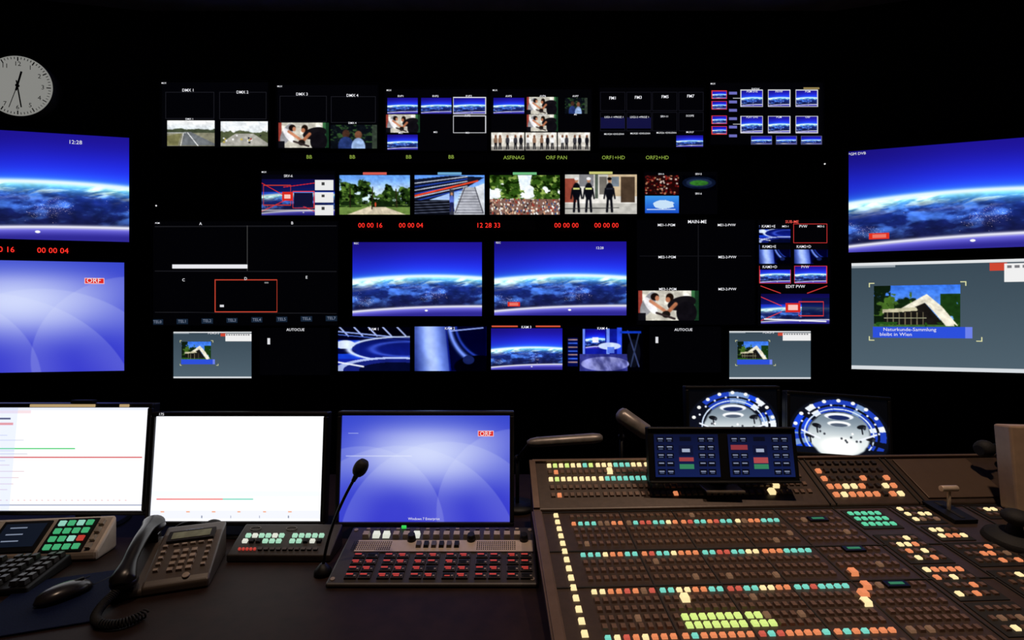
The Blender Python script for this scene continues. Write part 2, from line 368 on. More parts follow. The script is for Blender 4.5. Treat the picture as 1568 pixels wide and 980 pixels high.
def cam2(nx, ny):
    p = P(nx, ny); X, Y = p.X, p.Y; p.a = mix((6, 8, 40), (30, 50, 170), X*0+.4)
    c = 1-np.abs((X-.2-.08*Y)/.28); p.bl((X < .44+.06*Y)*np.clip(c+.25, 0, 1), (120, 150, 245)); p.bl((X < .44+.06*Y)*np.exp(-((X-.2-.06*Y)/.1)**2)*.8, (190, 210, 255))
    p.bl(np.exp(-((X-.435-.06*Y)/.012)**2), (20, 30, 120)); p.poly([(.45, 0), (1, 0), (1, 1), (.51, 1)], (8, 12, 46))
    d = np.hypot((X-1.1)/.62, (Y+.1)/1.0); p.bl(np.exp(-((d-1)/.05)**2), (120, 150, 245)); p.bl(np.exp(-((d-.86)/.03)**2)*.7, (60, 90, 225)); p.line(.5, .1, .95, .03, .01, (150, 170, 240))
    p.ell(.9, .9, .35, .25, (4, 6, 18)); p.ell(.75, .75, .08, .1, (30, 40, 90)); return p.grain(.25, 7, con=1.1).a
def cam4(nx, ny):
    p = P(nx, ny, (4, 5, 14)); X, Y = p.X, p.Y
    p.rect(.0, .25, .14, .9, (12, 20, 80))
    for k in range(7): p.rect(.01, .28+.085*k, .13, .31+.085*k, (60, 100, 220) if k % 2 else (160, 130, 130))
    p.rect(.2, .05, .7, .62, (24, 34, 150)); p.paste(earth, .24, .08, .5, .5); p.rect(.2, .05, .23, .66, (110, 140, 245)); p.rect(.52, .04, .56, .66, (120, 150, 245)); p.rect(.66, .02, .72, .66, (50, 80, 225)); p.rect(.33, .24, .41, .36, (225, 225, 245))
    p.ell(.56, .44, .15, .08, (190, 205, 250)); p.rect(.53, .46, .62, .6, (90, 120, 220))
    p.rect(.16, .62, .8, 1, (60, 64, 140)); p.ell(.5, .84, .32, .16, (150, 154, 215)); p.bl((Y > .62)*(X > .16)*(X < .8)*sm(.4, .7, fbm(X, Y, 8, 3, 3))*.6, (28, 30, 90))
    p.ell(.88, .6, .09, .32, (20, 22, 32)); p.line(.8, .1, .95, .9, .01, (60, 70, 110)); p.line(.95, .15, .84, .9, .01, (50, 60, 90)); p.rect(.7, .1, .98, .15, (24, 60, 180)); return p.grain(.3, 12, con=1.1).a
def fish(nx, ny, seed=1):
    """wide-angle overview of the studio: ring of blue set panels, ceiling lamps, bright floor, desks, cameras"""
    p = P(nx, ny, (2, 3, 6)); X, Y = p.X, p.Y; rr = random.Random(seed)
    dx, dy = X-.5, Y-.66; r = np.hypot(dx/.52, dy/.66); an = np.arctan2(dy, dx)
    n2 = fbm(X, Y, 7, 6, seed+8, 3)*1.14
    p.bl(1-sm(.97, 1.02, r), (8, 12, 24))
    seg = np.floor(an*9/math.pi*1.7+seed); h = hashn(seg, seg*0+3, seed)
    ring = (r > .62)*(r < .93)*(Y < .9)
    for lo, c in ((.0, (28, 60, 180)), (.3, (8, 12, 26)), (.48, (120, 150, 200)), (.62, (232, 238, 246)), (.82, (24, 70, 220))): p.bl(ring*(h > lo), c)
    p.bl(ring*(np.abs(r-.78) < .025), (10, 14, 26)); p.bl(ring*(np.abs(r-.68) < .015), (210, 226, 246))
    fl = 1-sm(.58, .64, r+.12*(n2-.5)); p.bl(fl, (120, 136, 150)); p.bl(fl*sm(.35, .8, Y), (225, 232, 232))
    p.bl(1-sm(.3, .55, np.hypot(dx/.45, (Y-.86)/.36)), (255, 255, 252))
    for k in range(9):
        a = math.pi*(1.08+.84*k/8); p.ell(.5+.46*math.cos(a), .66+.6*math.sin(a), .022, .03, (250, 250, 245))
        a += .14; p.ell(.5+.41*math.cos(a), .66+.52*math.sin(a), .012, .018, (235, 240, 250))
    p.ell(.5, .34, .15, .06, (236, 240, 246)); p.ell(.5, .36, .11, .04, (26, 40, 90)); p.ell(.5, .47, .12, .05, (244, 246, 248)); p.ell(.5, .49, .09, .03, (80, 92, 110))
    for x, y, t in ((.27, .52, .5), (.73, .5, -.5), (.2, .7, .2), (.82, .7, -.2)):
        p.ell(x, y, .05, .035, (14, 16, 22), rot=t); p.line(x, y, x+.01, y+.12, .008, (20, 22, 30)); p.ell(x+.03, y+.02, .016, .03, (46, 50, 60))
    p.line(.12, .62, .3, .74, .01, (236, 240, 248)); p.line(.88, .62, .7, .74, .01, (236, 240, 248))
    for k in range(10): p.ell(.5+rr.uniform(-.26, .26), rr.uniform(.62, .8), .012, .02, rr.choice([(60, 64, 72), (255, 255, 255)]))
    return p.soft().a
def touch(nx, ny):
    p = P(nx, ny, (22, 36, 96)); X, Y = p.X, p.Y; p.a = mix((10, 18, 52), (18, 32, 84), Y)
    for j in range(5):
        for x in (.04, .18, .68, .82):
            y = .06+.19*j; p.rect(x, y, x+.12, y+.13, (6, 9, 24)); p.rect(x+.02, y+.04, x+.1, y+.06, (150, 160, 190)); p.rect(x+.03, y+.09, x+.09, y+.1, (100, 116, 160))
    p.rect(.38, .26, .6, .5, (12, 18, 50)); p.rect(.43, .34, .55, .42, (170, 180, 205)); p.rect(.38, .54, .6, .64, (165, 66, 70)); p.rect(.38, .7, .6, .82, (56, 136, 96)); p.rect(.4, .06, .58, .16, (6, 9, 24)); return p.a
def touch2(nx, ny):
    p = P(nx, ny); p.a = touch(nx, ny); p.rect(.04, .25, .3, .36, (150, 56, 64)); p.rect(.38, .54, .6, .68, (180, 76, 80)); return p.a
def page1(nx, ny):
    p = P(nx, ny, (246, 246, 250)); 
    p.rect(0, 0, 1, .03, (226, 230, 245)); p.rect(0, .03, .3, .06, (235, 215, 220)); p.rect(.1, .1, .18, .12, (30, 30, 60)); p.rect(.0, .15, .2, .17, (230, 120, 110))
    p.rect(.08, .4, .58, .412, (70, 200, 110)); p.rect(.0, .48, .98, .495, (205, 80, 80)); p.rect(.1, .45, .3, .455, (180, 180, 190))
    for k in range(8): p.rect(.05, .22+.05*k, .05+.02+.05*((k*7) % 5), .225+.05*k, (170, 175, 190), .8)
    for k in range(5): p.rect(.1, .56+.06*k, .2+.03*((k*3) % 4), .566+.06*k, (200, 160, 160), .8)
    for k in range(26): p.rect(.02+.035*k, .9, .03+.035*k, .905, (205, 130, 120), .8)
    p.rect(0, .94, 1, .955, (120, 130, 160), .7); p.bl((p.X < .22)*.35, (190, 205, 250)); return p.a
def page2(nx, ny):
    p = P(nx, ny, (250, 250, 252)); p.bl((1-sm(0, .2, p.X))*.2, (205, 212, 250))
    p.rect(0, .72, 1, .77, (236, 240, 246)); p.rect(.03, .79, .42, .8, (225, 90, 80), .9); p.rect(.42, .79, .6, .8, (90, 200, 170), .9); p.rect(0, .84, 1, .845, (225, 220, 215)); p.rect(0, .9, 1, .98, (232, 234, 244))
    for k in range(6): p.rect(.06+.15*k, .91, .08+.15*k, .92, (235, 150, 100), .8)
    for k in range(4): p.rect(.3+.17*k, .95, .305+.17*k, .975, (100, 110, 130), .8)
    return p.a
# ------------------------------------------------------------------ screens
def grid_screen(name, w, h, fn, nx, ny, par, st=1.0, y=0.0):
    nx = max(4, int(nx)); ny = max(4, int(ny))
    a = lin(np.clip(fn(nx, ny), 0, 255))
    X, Z = np.meshgrid(np.linspace(-w/2, w/2, nx), np.linspace(h/2, -h/2, ny))
    co = np.stack([X, np.full_like(X, y), Z], -1).reshape(-1, 3)
    i = np.arange((ny-1)*nx).reshape(ny-1, nx)[:, :-1].ravel()
    q = np.stack([i, i+nx, i+nx+1, i+1], -1)
    me = bpy.data.meshes.new(name); me.vertices.add(len(co)); me.vertices.foreach_set('co', co.ravel().astype(np.float32))
    me.loops.add(q.size); me.loops.foreach_set('vertex_index', q.ravel().astype(np.int32))
    me.polygons.add(len(q)); me.polygons.foreach_set('loop_start', np.arange(0, q.size, 4, dtype=np.int32))
    me.update(calc_edges=True); me.validate()
    at = me.color_attributes.new('Col', 'FLOAT_COLOR', 'POINT')
    c = np.concatenate([a.reshape(-1, 3), np.ones((nx*ny, 1))], 1); at.data.foreach_set('color', c.ravel().astype(np.float32))
    me.materials.append(screen_mat(st))
    o = bpy.data.objects.new(name, me); COL.objects.link(o); o.parent = par; return o
K = 255.17      # wall elevation drawing: units per metre
RS = 1.5        # picture samples per elevation unit
def WX(a): return (a-784)/K
def WZ(b): return 1.4-(b-490)/K
def casing(par, w, h, bz=.012, depth=.062, mat=None, bev=.002):
    m = MB(); m.box((0, .004+depth/2, 0), (w+2*bz, depth, h+2*bz))
    m.box((0, .0, h/2+bz/2), (w+2*bz, .014, bz)); m.box((0, .0, -h/2-bz/2), (w+2*bz, .014, bz))
    m.box((w/2+bz/2, .0, 0), (bz, .014, h)); m.box((-w/2-bz/2, .0, 0), (bz, .014, h))
    m.build('bezel', [mat or BEZ], par, bev)
def wall_monitor(x0, y0, x1, y1, fn, texts=(), name='wall_monitor', st=1.0, bz=.01):
    w = (x1-x0)/K; h = (y1-y0)/K; cx, cy = (x0+x1)/2, (y0+y1)/2
    e = empty(name, (WX(cx), 2.9, WZ(cy)))
    casing(e, w, h, bz); grid_screen('screen', w, h, fn, (x1-x0)*RS, (y1-y0)*RS, e, st)
    for t in texts:
        s, a, b, sz = t[:4]; text(e, s, (a-cx)/K, -(b-cy)/K, sz*1.36/K, t[4] if len(t) > 4 else TW, bold=.004)
    return e
def comp(x0, y0, x1, y1, items, bg=(2, 2, 4)):
    """multiviewer picture; items in elevation units"""
    def fn(nx, ny):
        p = P(nx, ny, bg); W, H = x1-x0, y1-y0
        for it in items:
            k, a, b, c, d = it[:5]; r = ((a-x0)/W, (b-y0)/H, (c-x0)/W, (d-y0)/H)
            if callable(k): p.paste(k, *r, border=(it[5] if len(it) > 5 else None))
            elif k == 'r': p.rect(*r, it[5])
            elif k == 'f': p.frame(*r, it[5], it[6] if len(it) > 6 else 1.0)
            elif k == 'l': p.line(*r, it[6]/W, it[5])
        return p.a
    return fn
GR = (34, 34, 40)
def mv(x0, y0, x1, y1, items, texts=(), **k): return wall_monitor(x0, y0, x1, y1, comp(x0, y0, x1, y1, items), texts, **k)
# row 1
mv(248, 126, 411, 226, [('f', 254, 141, 328, 182, GR), ('f', 336, 141, 408, 183, GR), (road, 257, 185, 329, 223), (street, 338, 186, 410, 224)],
   [('DMX 1', 289, 139, 4.5), ('DMX 2', 372, 142, 4.5), ('DMX 1', 291, 183, 3), ('MUX', 252, 128, 2.5)])
mv(425, 130, 579, 228, [('f', 429, 147, 500, 187, GR), ('f', 507, 148, 575, 188, GR), (bend, 427, 188, 504, 226), (couple, 506, 191, 577, 227)],
   [('DMX 3', 463, 145, 4.5), ('DMX 4', 540, 147, 4.5), ('DMX 4', 540, 189, 3), ('MUX', 429, 133, 2.5)])
WB = (225, 225, 230)
mv(591, 137, 746, 231, [(earth, 594, 150, 640, 174), (earth, 645, 150, 691, 174), (earth, 694, 149, 744, 175, WB), (bend, 592, 176, 643, 203), ('f', 694, 177, 744, 204, WB, 1.5),
   (earth, 594, 206, 640, 229)], [('RVP1', 614, 148, 3.2), ('RVP2', 667, 148, 3.2), ('RVP3', 718, 148, 3.2), ('ME1', 614, 204, 3), ('AVP3', 716, 178, 3), ('MUX', 596, 139, 2.5), ('ME2', 667, 203, 2.5), ('ME3', 716, 204, 2.5)])
mv(752, 137, 905, 231, [(earth, 756, 150, 803, 174), (bend, 807, 149, 854, 175), (couple, 865, 150, 899, 174), (bend, 807, 176, 854, 201),
   (crew, 753, 203, 803, 230), (lambda a, b: crew(a, b, 1), 805, 203, 852, 230), (lambda a, b: crew(a, b, 2), 854, 203, 903, 230)], [('AVP5', 779, 148, 3.2), ('AVP6', 831, 148, 3.2), ('AVP7', 881, 148, 3), ('AVP10', 831, 177, 3), ('MUX', 758, 139, 2.5), ('ME', 881, 176, 2.5)])
mv(918, 134, 1078, 226, [('r', 919, 180, 957, 197, (18, 18, 62)), ('r', 959, 180, 997, 197, (18, 18, 62)), (earth, 1035, 207, 1076, 225)] + [('f', 919+40*i, 141+31*j, 957+40*i, 170+31*j, (26, 26, 34)) for i in range(4) for j in range(2)],
   [('FM1', 938, 151, 4.8), ('FM3', 977, 150, 4.8), ('FM5', 1018, 149, 4.8), ('FM7', 1057, 148, 4.8), ('LSG1-1 >PROZ 1', 940, 180, 3), ('LSG2-2 >PROZ 1', 979, 180, 3), ('SRV-11', 1017, 179, 3), ('SCOPE', 1056, 178, 3),
    ('MUX24 >DVS-DVH', 940, 206, 2.7), ('MUX25 >DVS-DVH', 980, 205, 2.7), ('MUX26 >DVS-DVH', 1020, 204, 2.7), ('MUX27', 1056, 203, 2.7)])
RB = (225, 60, 60)
mv(1087, 127, 1260, 222, [(earth, 1090, 139, 1113, 152, RB), (earth, 1090, 155, 1113, 168, RB), (earth, 1090, 177, 1113, 190, RB), (earth, 1090, 193, 1113, 206, RB)] +
   [(earth, 1134+42*i, 138+40*j, 1168+42*i, 164+40*j, WB) for i in range(3) for j in range(2)] + [(earth, 1150+38*i, 208, 1182+38*i, 221, (90, 90, 130)) for i in range(3)] +
   [('r', 1116, 141+13*i, 1128, 145+13*i, (110, 110, 190)) for i in range(6)] + [('r', 1230, 134, 1254, 137, (150, 130, 80)), ('r', 1122, 150, 1134, 151, WB), ('r', 1122, 190, 1134, 191, WB)],
   [('SHOW', 1156, 137, 3), ('PGM DVE', 1151, 141, 3), ('PRVW', 1192, 141, 3), ('PGM', 1236, 141, 3), ('PLAY DVE', 1151, 180, 3), ('PGM', 1192, 180, 3), ('ORF', 1236, 180, 3), ('MUX', 1091, 129, 2.5)])
# label strip
e = empty('led_label_display', (WX(740), 2.9, WZ(242)))
m = MB(); m.box((0, .035, 0), (620/K, .07, 15/K)); m.build('housing', [BEZ], e, .002)
for s, a in (('BB', 474), ('BB', 540), ('BB', 626), ('BB', 691), ('ASFINAG', 787), ('ORF PAN', 852), ('ORF1+HD', 939), ('ORF2+HD', 1006)):
    text(e, s, (a-740)/K, (1 if a < 700 else 0)/K, 8/K, TG)
# row 2
def r2(x0, y0, x1, y1, fn, tal=None):
    it = [(fn, x0, y0+5, x1, y1)]
    if tal: it.append(('r', (x0+x1)/2-18, y0, (x0+x1)/2+18, y0+4, tal))
    return mv(x0, y0, x1, y1, it)
mv(401, 262, 513, 330, [(srv6, 401, 268, 513, 330)], [('SRV-6', 442, 270, 4), ('MUX', 405, 264, 2.5)])
r2(520, 264, 628, 329, park, (210, 90, 80)); r2(635, 264, 742, 329, stand, (110, 170, 210)); r2(750, 264, 857, 329, crowd, (110, 190, 130)); r2(865, 263, 975, 328, police, (200, 200, 120))
mv(986, 263, 1098, 328, [(fans, 988, 269, 1039, 298), (amap, 988, 300, 1039, 326), (stadium, 1044, 269, 1096, 291)], [('SRV-5', 1069, 267, 3), ('SRV-6', 1069, 297, 3), ('SRV-A', 1012, 267, 2.5)])
# led timers
e = empty('led_timer_display', (WX(749), 2.9, WZ(346)))
m = MB(); m.box((0, .035, 0), (424/K, .07, 17/K)); m.box((-1/K, .03, 0), (142/K, .075, 15/K), 1); m.build('housing', [BEZ, pmat('timer_housing', (26, 22, 22), .4)], e, .003)
for s, a in (('00 00 16', 568), ('00 00 04', 630), ('12 28 33', 748), ('00 00 00', 867), ('00 00 00', 928)):
    text(e, s, (a-749)/K, 0, 10.5/K, TR, y=-.012, bold=-.004)
# row 3
G2 = (26, 26, 30)
mv(235, 339, 518, 498, [('l', 238, 347, 515, 346, G2, 1), ('l', 379, 346, 379, 415, (80, 80, 80), .5), ('r', 264, 405, 379, 411, (235, 235, 240)), ('l', 238, 415, 515, 416, G2, .8), ('f', 329, 428, 425, 478, (205, 70, 50), 1.6), ('r', 337, 467, 343, 470, WB), ('r', 405, 432, 411, 434, (130, 130, 130)), ('l', 238, 478, 515, 480, G2, .7)] +
   [('r', 233+38*k, 489-k*.8, 250+38*k, 497-k*.8, (24, 38, 56)) for k in range(8)],
   [('A', 308, 343, 4.5), ('B', 448, 342, 4.5), ('C', 282, 429, 4.5), ('D', 377, 427, 4.5), ('E', 470, 425, 4.5), ('PGM', 242, 342, 2.5)] + [('TEL%d' % k, 242+38*k, 493-k*.8, 4.5, TD) for k in range(8)])
wall_monitor(540, 371, 738, 484, earth, [('REC', 546, 373, 3)])
wall_monitor(757, 370, 959, 483, lambda a, b: earth(a, b, True), [('12:28', 918, 380, 4), ('REC', 763, 372, 3)])
mv(975, 337, 1156, 497, [('l', 1069, 345, 1069, 485, (22, 22, 26), .8), ('l', 980, 392, 1150, 392, (18, 18, 22), .7), (bend, 978, 445, 1070, 490)],
   [('ME1-1-PGM', 1020, 345, 4), ('MAIN-ME', 1067, 340, 5.2), ('ME1-2-PVW', 1112, 345, 4), ('ME2-1-PGM', 1021, 394, 4), ('ME2-2-PVW', 1113, 394, 4), ('ME3-1-PGM', 1022, 443, 4), ('ME3-2-PVW', 1113, 443, 4)])
mv(1160, 337, 1270, 498, [(cam1, 1163, 343, 1210, 372), ('f', 1215, 343, 1266, 372, RB), (cam2, 1163, 375, 1210, 404), (cam2, 1216, 375, 1267, 404), (earth, 1163, 407, 1211, 434, RB), (earth, 1216, 407, 1266, 434, RB), ('l', 1165, 438, 1195, 449, RB, .6), ('l', 1236, 449, 1266, 438, RB, .6),
   ('r', 1163, 343, 1210, 351, (4, 4, 8)), ('r', 1163, 375, 1210, 382, (4, 4, 8)), ('r', 1216, 375, 1267, 382, (4, 4, 8)), ('r', 1163, 407, 1211, 413, (4, 4, 8)), (submix, 1165, 450, 1269, 495)],
   [('SUB-ME', 1212, 340, 4.5, emat('text_red_soft', (240, 90, 80))), ('KAM1+E', 1176, 347, 4.2), ('ME3-1', 1202, 347, 3), ('PVW', 1229, 347, 4.2), ('ME3-2', 1256, 347, 3), ('KAM2+E', 1177, 378, 4.2), ('KAM2+D', 1230, 378, 4.2), ('KAM3+D', 1178, 409, 4.2), ('PVW', 1232, 409, 4.2), ('EDIT PVW', 1217, 439, 4.8)])
# row 4
wall_monitor(266, 508, 386, 579, foks, [('FOKS-3', 328, 510, 4)])
mv(398, 502, 506, 574, [('r', 410, 518, 414, 527, WB)], [('AUTOCUE', 453, 505, 4.3)])
wall_monitor(518, 501, 628, 568, cam1, [('KAM 1', 573, 504, 4)]); wall_monitor(635, 500, 745, 568, cam2, [('KAM 2', 689, 503, 4)])
mv(752, 497, 861, 566, [(earth, 752, 503, 861, 566), ('r', 753, 499, 793, 501, (225, 90, 60)), ('r', 820, 499, 858, 501, (225, 90, 60))], [('KAM 3', 806, 501, 4)])
wall_monitor(869, 500, 984, 568, cam4, [('KAM 4', 922, 503, 4)])
mv(994, 500, 1104, 570, [('r', 1004, 516, 1008, 525, WB)], [('AUTOCUE', 1046, 505, 4.3)])
wall_monitor(1116, 507, 1241, 580, foks, [('FOKS-3', 1176, 509, 4)])
# ------------------------------------------------------------------ side wings
AL, AR = math.radians(10.5), math.radians(-15.5)
def wing_point(side, dist, off=0.0):
    if side < 0: return Vector((-2.23-dist*math.cos(AL)+off*math.sin(AL)*1, 2.9-dist*math.sin(AL)-off*math.cos(AL)))
    return Vector((1.963+dist*math.cos(AR), 2.9+dist*math.sin(AR)))
def side_monitor(side, d0, zlo, zhi, w, fn, texts=(), n=300):
    c = wing_point(side, d0+w/2); h = zhi-zlo
    e = empty('large_wall_monitor', (c.x, c.y, (zlo+zhi)/2), (0, 0, AL if side < 0 else AR))
    casing(e, w, h, .02, .064); grid_screen('screen', w, h, fn, n, int(n*h/w), e)
    for s, a, b, sz, mt in texts: text(e, s, a*w-w/2, h/2-b*h, sz, mt)
    return e
side_monitor(-1, .056, 1.865, 2.488, 1.10, earth, [('12:28', .745, .075, .032, TW)], 420)
side_monitor(-1, .082, 1.098, 1.742, 1.12, win7, [('ORF', .857, .172, .04, TW), ('Windows 7 Enterprise', .3, .975, .022, TW)], 330)
side_monitor(1, .047, 1.803, 2.405, 1.07, lambda a, b: earth(a, b, True), [('PGM DVB', .04, .03, .022, TW)], 420)
side_monitor(1, .062, 1.108, 1.738, 1.12, foks, [('Naturkunde-Sammlung', .26, .625, .028, TW), ('bleibt in Wien', .2, .67, .028, TW)], 440)
c = wing_point(-1, .62); e = empty('led_timer_display', (c.x, c.y, 1.803), (0, 0, AL))
m = MB(); m.box((0, .035, 0), (.7, .07, .055)); m.build('housing', [BEZ], e, .003)
text(e, '00 00 04', .17, 0, .045, TR); text(e, '00 00 16', -.10, 0, .045, TR)
# wall clock
c = wing_point(-1, .625); e = empty('wall_clock', (c.x, c.y, 2.748), (0, 0, AL))
m = MB(); FACE = emat('clock_face_glow', (190, 190, 184), .45)  # dial brightness put in as faint emission, standing in for light on it
m.cyl((0, .07, 0), (0, .0, 0), .178, .174, 0, 64); m.build('case', [pmat('clock_rim', (120, 120, 118), .4)], e)
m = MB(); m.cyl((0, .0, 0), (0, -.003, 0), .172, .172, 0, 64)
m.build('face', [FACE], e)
m = MB()
for k in range(60):
    a = k*math.pi/30; L = .012 if k % 5 else .022; r = .165-L/2
    m.box((r*math.sin(a), -.004, r*math.cos(a)), (.0025 if k % 5 else .005, .002, L), R=Matrix.Rotation(a, 3, 'Y'))
for a, L, w in ((math.radians(14), .085, .009), (math.radians(171), .125, .006), (math.radians(198), .135, .0025)):
    m.box(((L/2-.015)*math.sin(a), -.007, (L/2-.015)*math.cos(a)), (w, .002, L+.03), R=Matrix.Rotation(a, 3, 'Y'))
m.cyl((0, -.003, 0), (0, -.01, 0), .009, .009, 0, 20); m.build('hands_and_ticks', [BLK], e)
for k in range(1, 13):
    a = k*math.pi/6; text(e, str(k), .125*math.sin(a), .125*math.cos(a), .036, TB, y=-.005)
# small wall indicator lamps
for a, b in ((230, 312), (1271, 247)):
    e = empty('indicator_lamp', (WX(a), 2.955, WZ(b))); m = MB(); m.cyl((0, .013, 0), (0, -.004, 0), .009, .008, 1, 16); m.ball((0, -.004, 0), .005, 0, 10, 6); m.build('lens', [emat('led_white', (225, 225, 225)), BLK], e)
# ------------------------------------------------------------------ room
WALL = pmat('wall_black_paint', (24, 20, 19), .85, var=.2, scale=6, bump=.2, spec=.15)
def slab(name, pts, z0, z1, mat):
    n = len(pts); v = [(x, y, z0) for x, y in pts]+[(x, y, z1) for x, y in pts]
    f = [tuple(range(n))[::-1], tuple(range(n, 2*n))]+[(i, (i+1) % n, (i+1) % n+n, i+n) for i in range(n)]
    me = bpy.data.meshes.new(name); me.from_pydata(v, [], f); me.materials.append(mat); me.update()
    o = bpy.data.objects.new(name, me); COL.objects.link(o); return o
H = 3.30
slab('wall_back', [(-2.26, 2.972), (1.99, 2.972), (1.99, 3.12), (-2.26, 3.12)], 0, H, WALL)
def wingpoly(side):
    a = AL if side < 0 else -AR; X0 = -2.26 if side < 0 else 1.99; d = 1.75; s = side
    dx, dy = s*math.cos(a), -math.sin(a)
    p = (X0, 2.972); q = (X0+dx*d, 2.972+dy*d)
    return [p, q, (q[0], -1.6), (q[0]+s*.12, -1.6), (q[0]+s*.12, q[1]+.12), (X0, 3.12)]
LW, RW = wingpoly(-1), wingpoly(1)
slab('wall_left', LW[::-1], 0, H, WALL); slab('wall_right', RW, 0, H, WALL)
slab('wall_front', [(LW[1][0], -1.72), (RW[1][0], -1.72), (RW[1][0], -1.6), (LW[1][0], -1.6)], 0, H, WALL)
slab('floor', [(-4.2, -1.8), (4, -1.8), (4, 3.2), (-4.2, 3.2)], -.1, 0, pmat('floor_carpet', (28, 26, 28), .9, bump=.6, scale=150))
slab('ceiling', [(-4.2, -1.8), (4, -1.8), (4, 3.2), (-4.2, 3.2)], H, H+.1, pmat('ceiling_panel', (190, 190, 215), .8, scale=5))
# ------------------------------------------------------------------ desk
DZ = .70
e = empty('control_desk', (0, 0, 0))
m = MB(); m.box((0, 1.5, DZ-.02), (5.0, 1.4, .04)); m.build('desktop', [pmat('desk_dark_laminate', (36, 23, 18), .6, var=.25, scale=25, bump=.25, spec=.14)], e, .006)
m = MB()
for x in (-2.3, -.95, .05, 1.2, 2.3): m.box((x, 1.55, (DZ-.04)/2), (.05, 1.1, DZ-.04))
m.box((0, 2.1, .36), (4.6, .03, .6)); m.box((-.16, .98, DZ-.045), (.3, .2, .02)); m.build('pedestals', [pmat('desk_leg', (24, 22, 22), .6)], e, .004)
# ------------------------------------------------------------------ desk monitors
def desk_monitor(x, y, zc, w, h, fn, st=1.1, tilt=5, yaw=0, roll=0, bz=.014, n=260, name='desktop_monitor', base=DZ, texts=(), bm=None):
    e = empty(name, (x, y, zc)); f = empty('head', (0, 0, 0), (-math.radians(tilt), math.radians(roll), math.radians(yaw)), parent=e)
    casing(f, w, h, bz, .03, bm or DBEZ, .004); grid_screen('screen', w, h, fn, n, int(n*h/w), f, st)
    m = MB(); m.box((0, .05, 0), (w*.5, .04, h*.6)); m.build('back_housing', [BLK], f, .01)
    m = MB(); hz = zc-base
    m.box((0, .1, -hz/2+.0), (.07, .025, hz)); m.box((0, .085, -.02), (.08, .05, .09)); m.tube([(0, .1, -hz+.0005), (0, .1, -hz+.012)], [.12, .11], 0, 32, up=(1, 0, 0)); m.build('stand', [BLK], e, .003)
    for s, a, b, sz, mt in texts: text(f, s, a*w-w/2, h/2-b*h, sz, mt, y=-.009)
    return f
f = desk_monitor(-1.455, 1.56, .953, .545, .325, page1, 1.15, n=280)
m = MB(); m.box((0.0, -.009, .1695), (.21, .004, .009), 0); m.box((.2, -.009, .1695), (.03, .004, .009), 0); m.box((.06, .0, .182), (.07, .02, .01), 1); m.build('label_strip', [emat('paper_label_glow', (200, 170, 120), .8), BLK], f, .001)  # paper strips emit: their lit look is put into the material
desk_monitor(-.885, 1.56, .922, .545, .33, page2, 1.15, n=280, texts=[('175', .04, -.022, .012, TW)])
desk_monitor(-.28, 1.56, .922, .545, .335, win7, 1.0, n=300, texts=[('ORF', .857, .172, .02, TW), ('Windows 7 Enterprise', .5, .965, .011, TW)])
desk_monitor(.915, 2.0, 1.0, .365, .225, lambda a, b: fish(a, b, 1), 1.1, tilt=4, roll=0, n=220, name='studio_view_monitor', bm=BEZ)
desk_monitor(1.285, 1.9, .985, .385, .22, lambda a, b: fish(a, b, 5), 1.1, tilt=8, roll=4, n=240, name='studio_view_monitor', bm=BEZ)
# ------------------------------------------------------------------ vision mixer console
V = Vector((-32, 740, 110)).normalized(); U = Vector((740, 32, 0)).normalized(); Nn = U.cross(V)
P0 = Vector((.074, 1.442, .825))
def frame(o, x, y, z):
    return Matrix(((x.x, y.x, z.x, o.x), (x.y, y.y, z.y, o.y), (x.z, y.z, z.z, o.z), (0, 0, 0, 1)))
MC = frame(P0, U, V, Nn)
con = empty('vision_mixer_console', M=MC)
Vh = Vector((V.x, V.y, 0)).normalized(); th = math.radians(30)
Bv = Vh*math.cos(th)+Vector((0, 0, math.sin(th))); Bn = U.cross(Bv)
MBk = frame(P0+Vector((0, 0, .008))+Vh*.004, U, Bv, Bn)
bank = bpy.data.objects.new('rear_bank', None); COL.objects.link(bank); bank.parent = con; bank.matrix_local = MC.inverted() @ MBk
PAN = pmat('console_panel_bronze', (64, 51, 43), .42, metal=.2, var=.15, scale=60, bump=.15)
RAIL = pmat('console_rail', (112, 92, 80), .35, metal=.4, var=.1)
DK = pmat('console_groove', (12, 10, 9), .7)
def wedge(mb, M, x0, x1, y0, y1, z, base, m=0):
    top = [Vector((x0, y0, z)), Vector((x1, y0, z)), Vector((x1, y1, z)), Vector((x0, y1, z))]
    bot = []
    for p in top:
        q = M @ p; q.z = base; bot.append(M.inverted() @ q)
    mb.hexa(bot, top, m)
CW = 1.72; FR = -.53
m = MB(); wedge(m, MC, -.005, CW, FR, .0, 0, DZ+.001); m.build('main_body', [PAN], con, .004)
m = MB(); wedge(m, MBk, -.005, CW, 0.0, .19, 0, DZ+.001); m.build('bank_body', [PAN], bank, .004)
m = MB()
m.box((.0, FR/2, .004), (.022, -FR, .014), 0); m.box((.0, FR/2, .0), (.03, -FR, .01), 0)
for u in (.905, 1.075, 1.32): m.box((u, FR/2, .001), (.004, -FR, .004), 1)
for s in (-.003, -.19, -.325): m.box((CW/2, s, .001), (CW, .004, .004), 1)
for i in range(1, 4): m.box((.092+i*8*.0192+(i-1)*.006+.0005, FR/2, .0006), (.0035, -FR, .003), 1)
m.box((.72, FR/2, .0006), (.004, -FR, .003), 1)
m.build('rails_and_seams', [RAIL, DK], con, .001)
m = MB(); m.box((.0, .095, .003), (.02, .19, .012), 0)
for u in (.905, .925, 1.19, 1.21): m.box((u, .095, .002), (.004, .19, .006), 1)
m.box((CW/2, .188, .004), (CW, .008, .012), 0); m.box((1.36, .095, .003), (.26, .16, .006), 2); m.build('bank_trim', [RAIL, DK, pmat('smooth_plate', (104, 86, 72), .3, metal=.4, var=.05)], bank, .001)
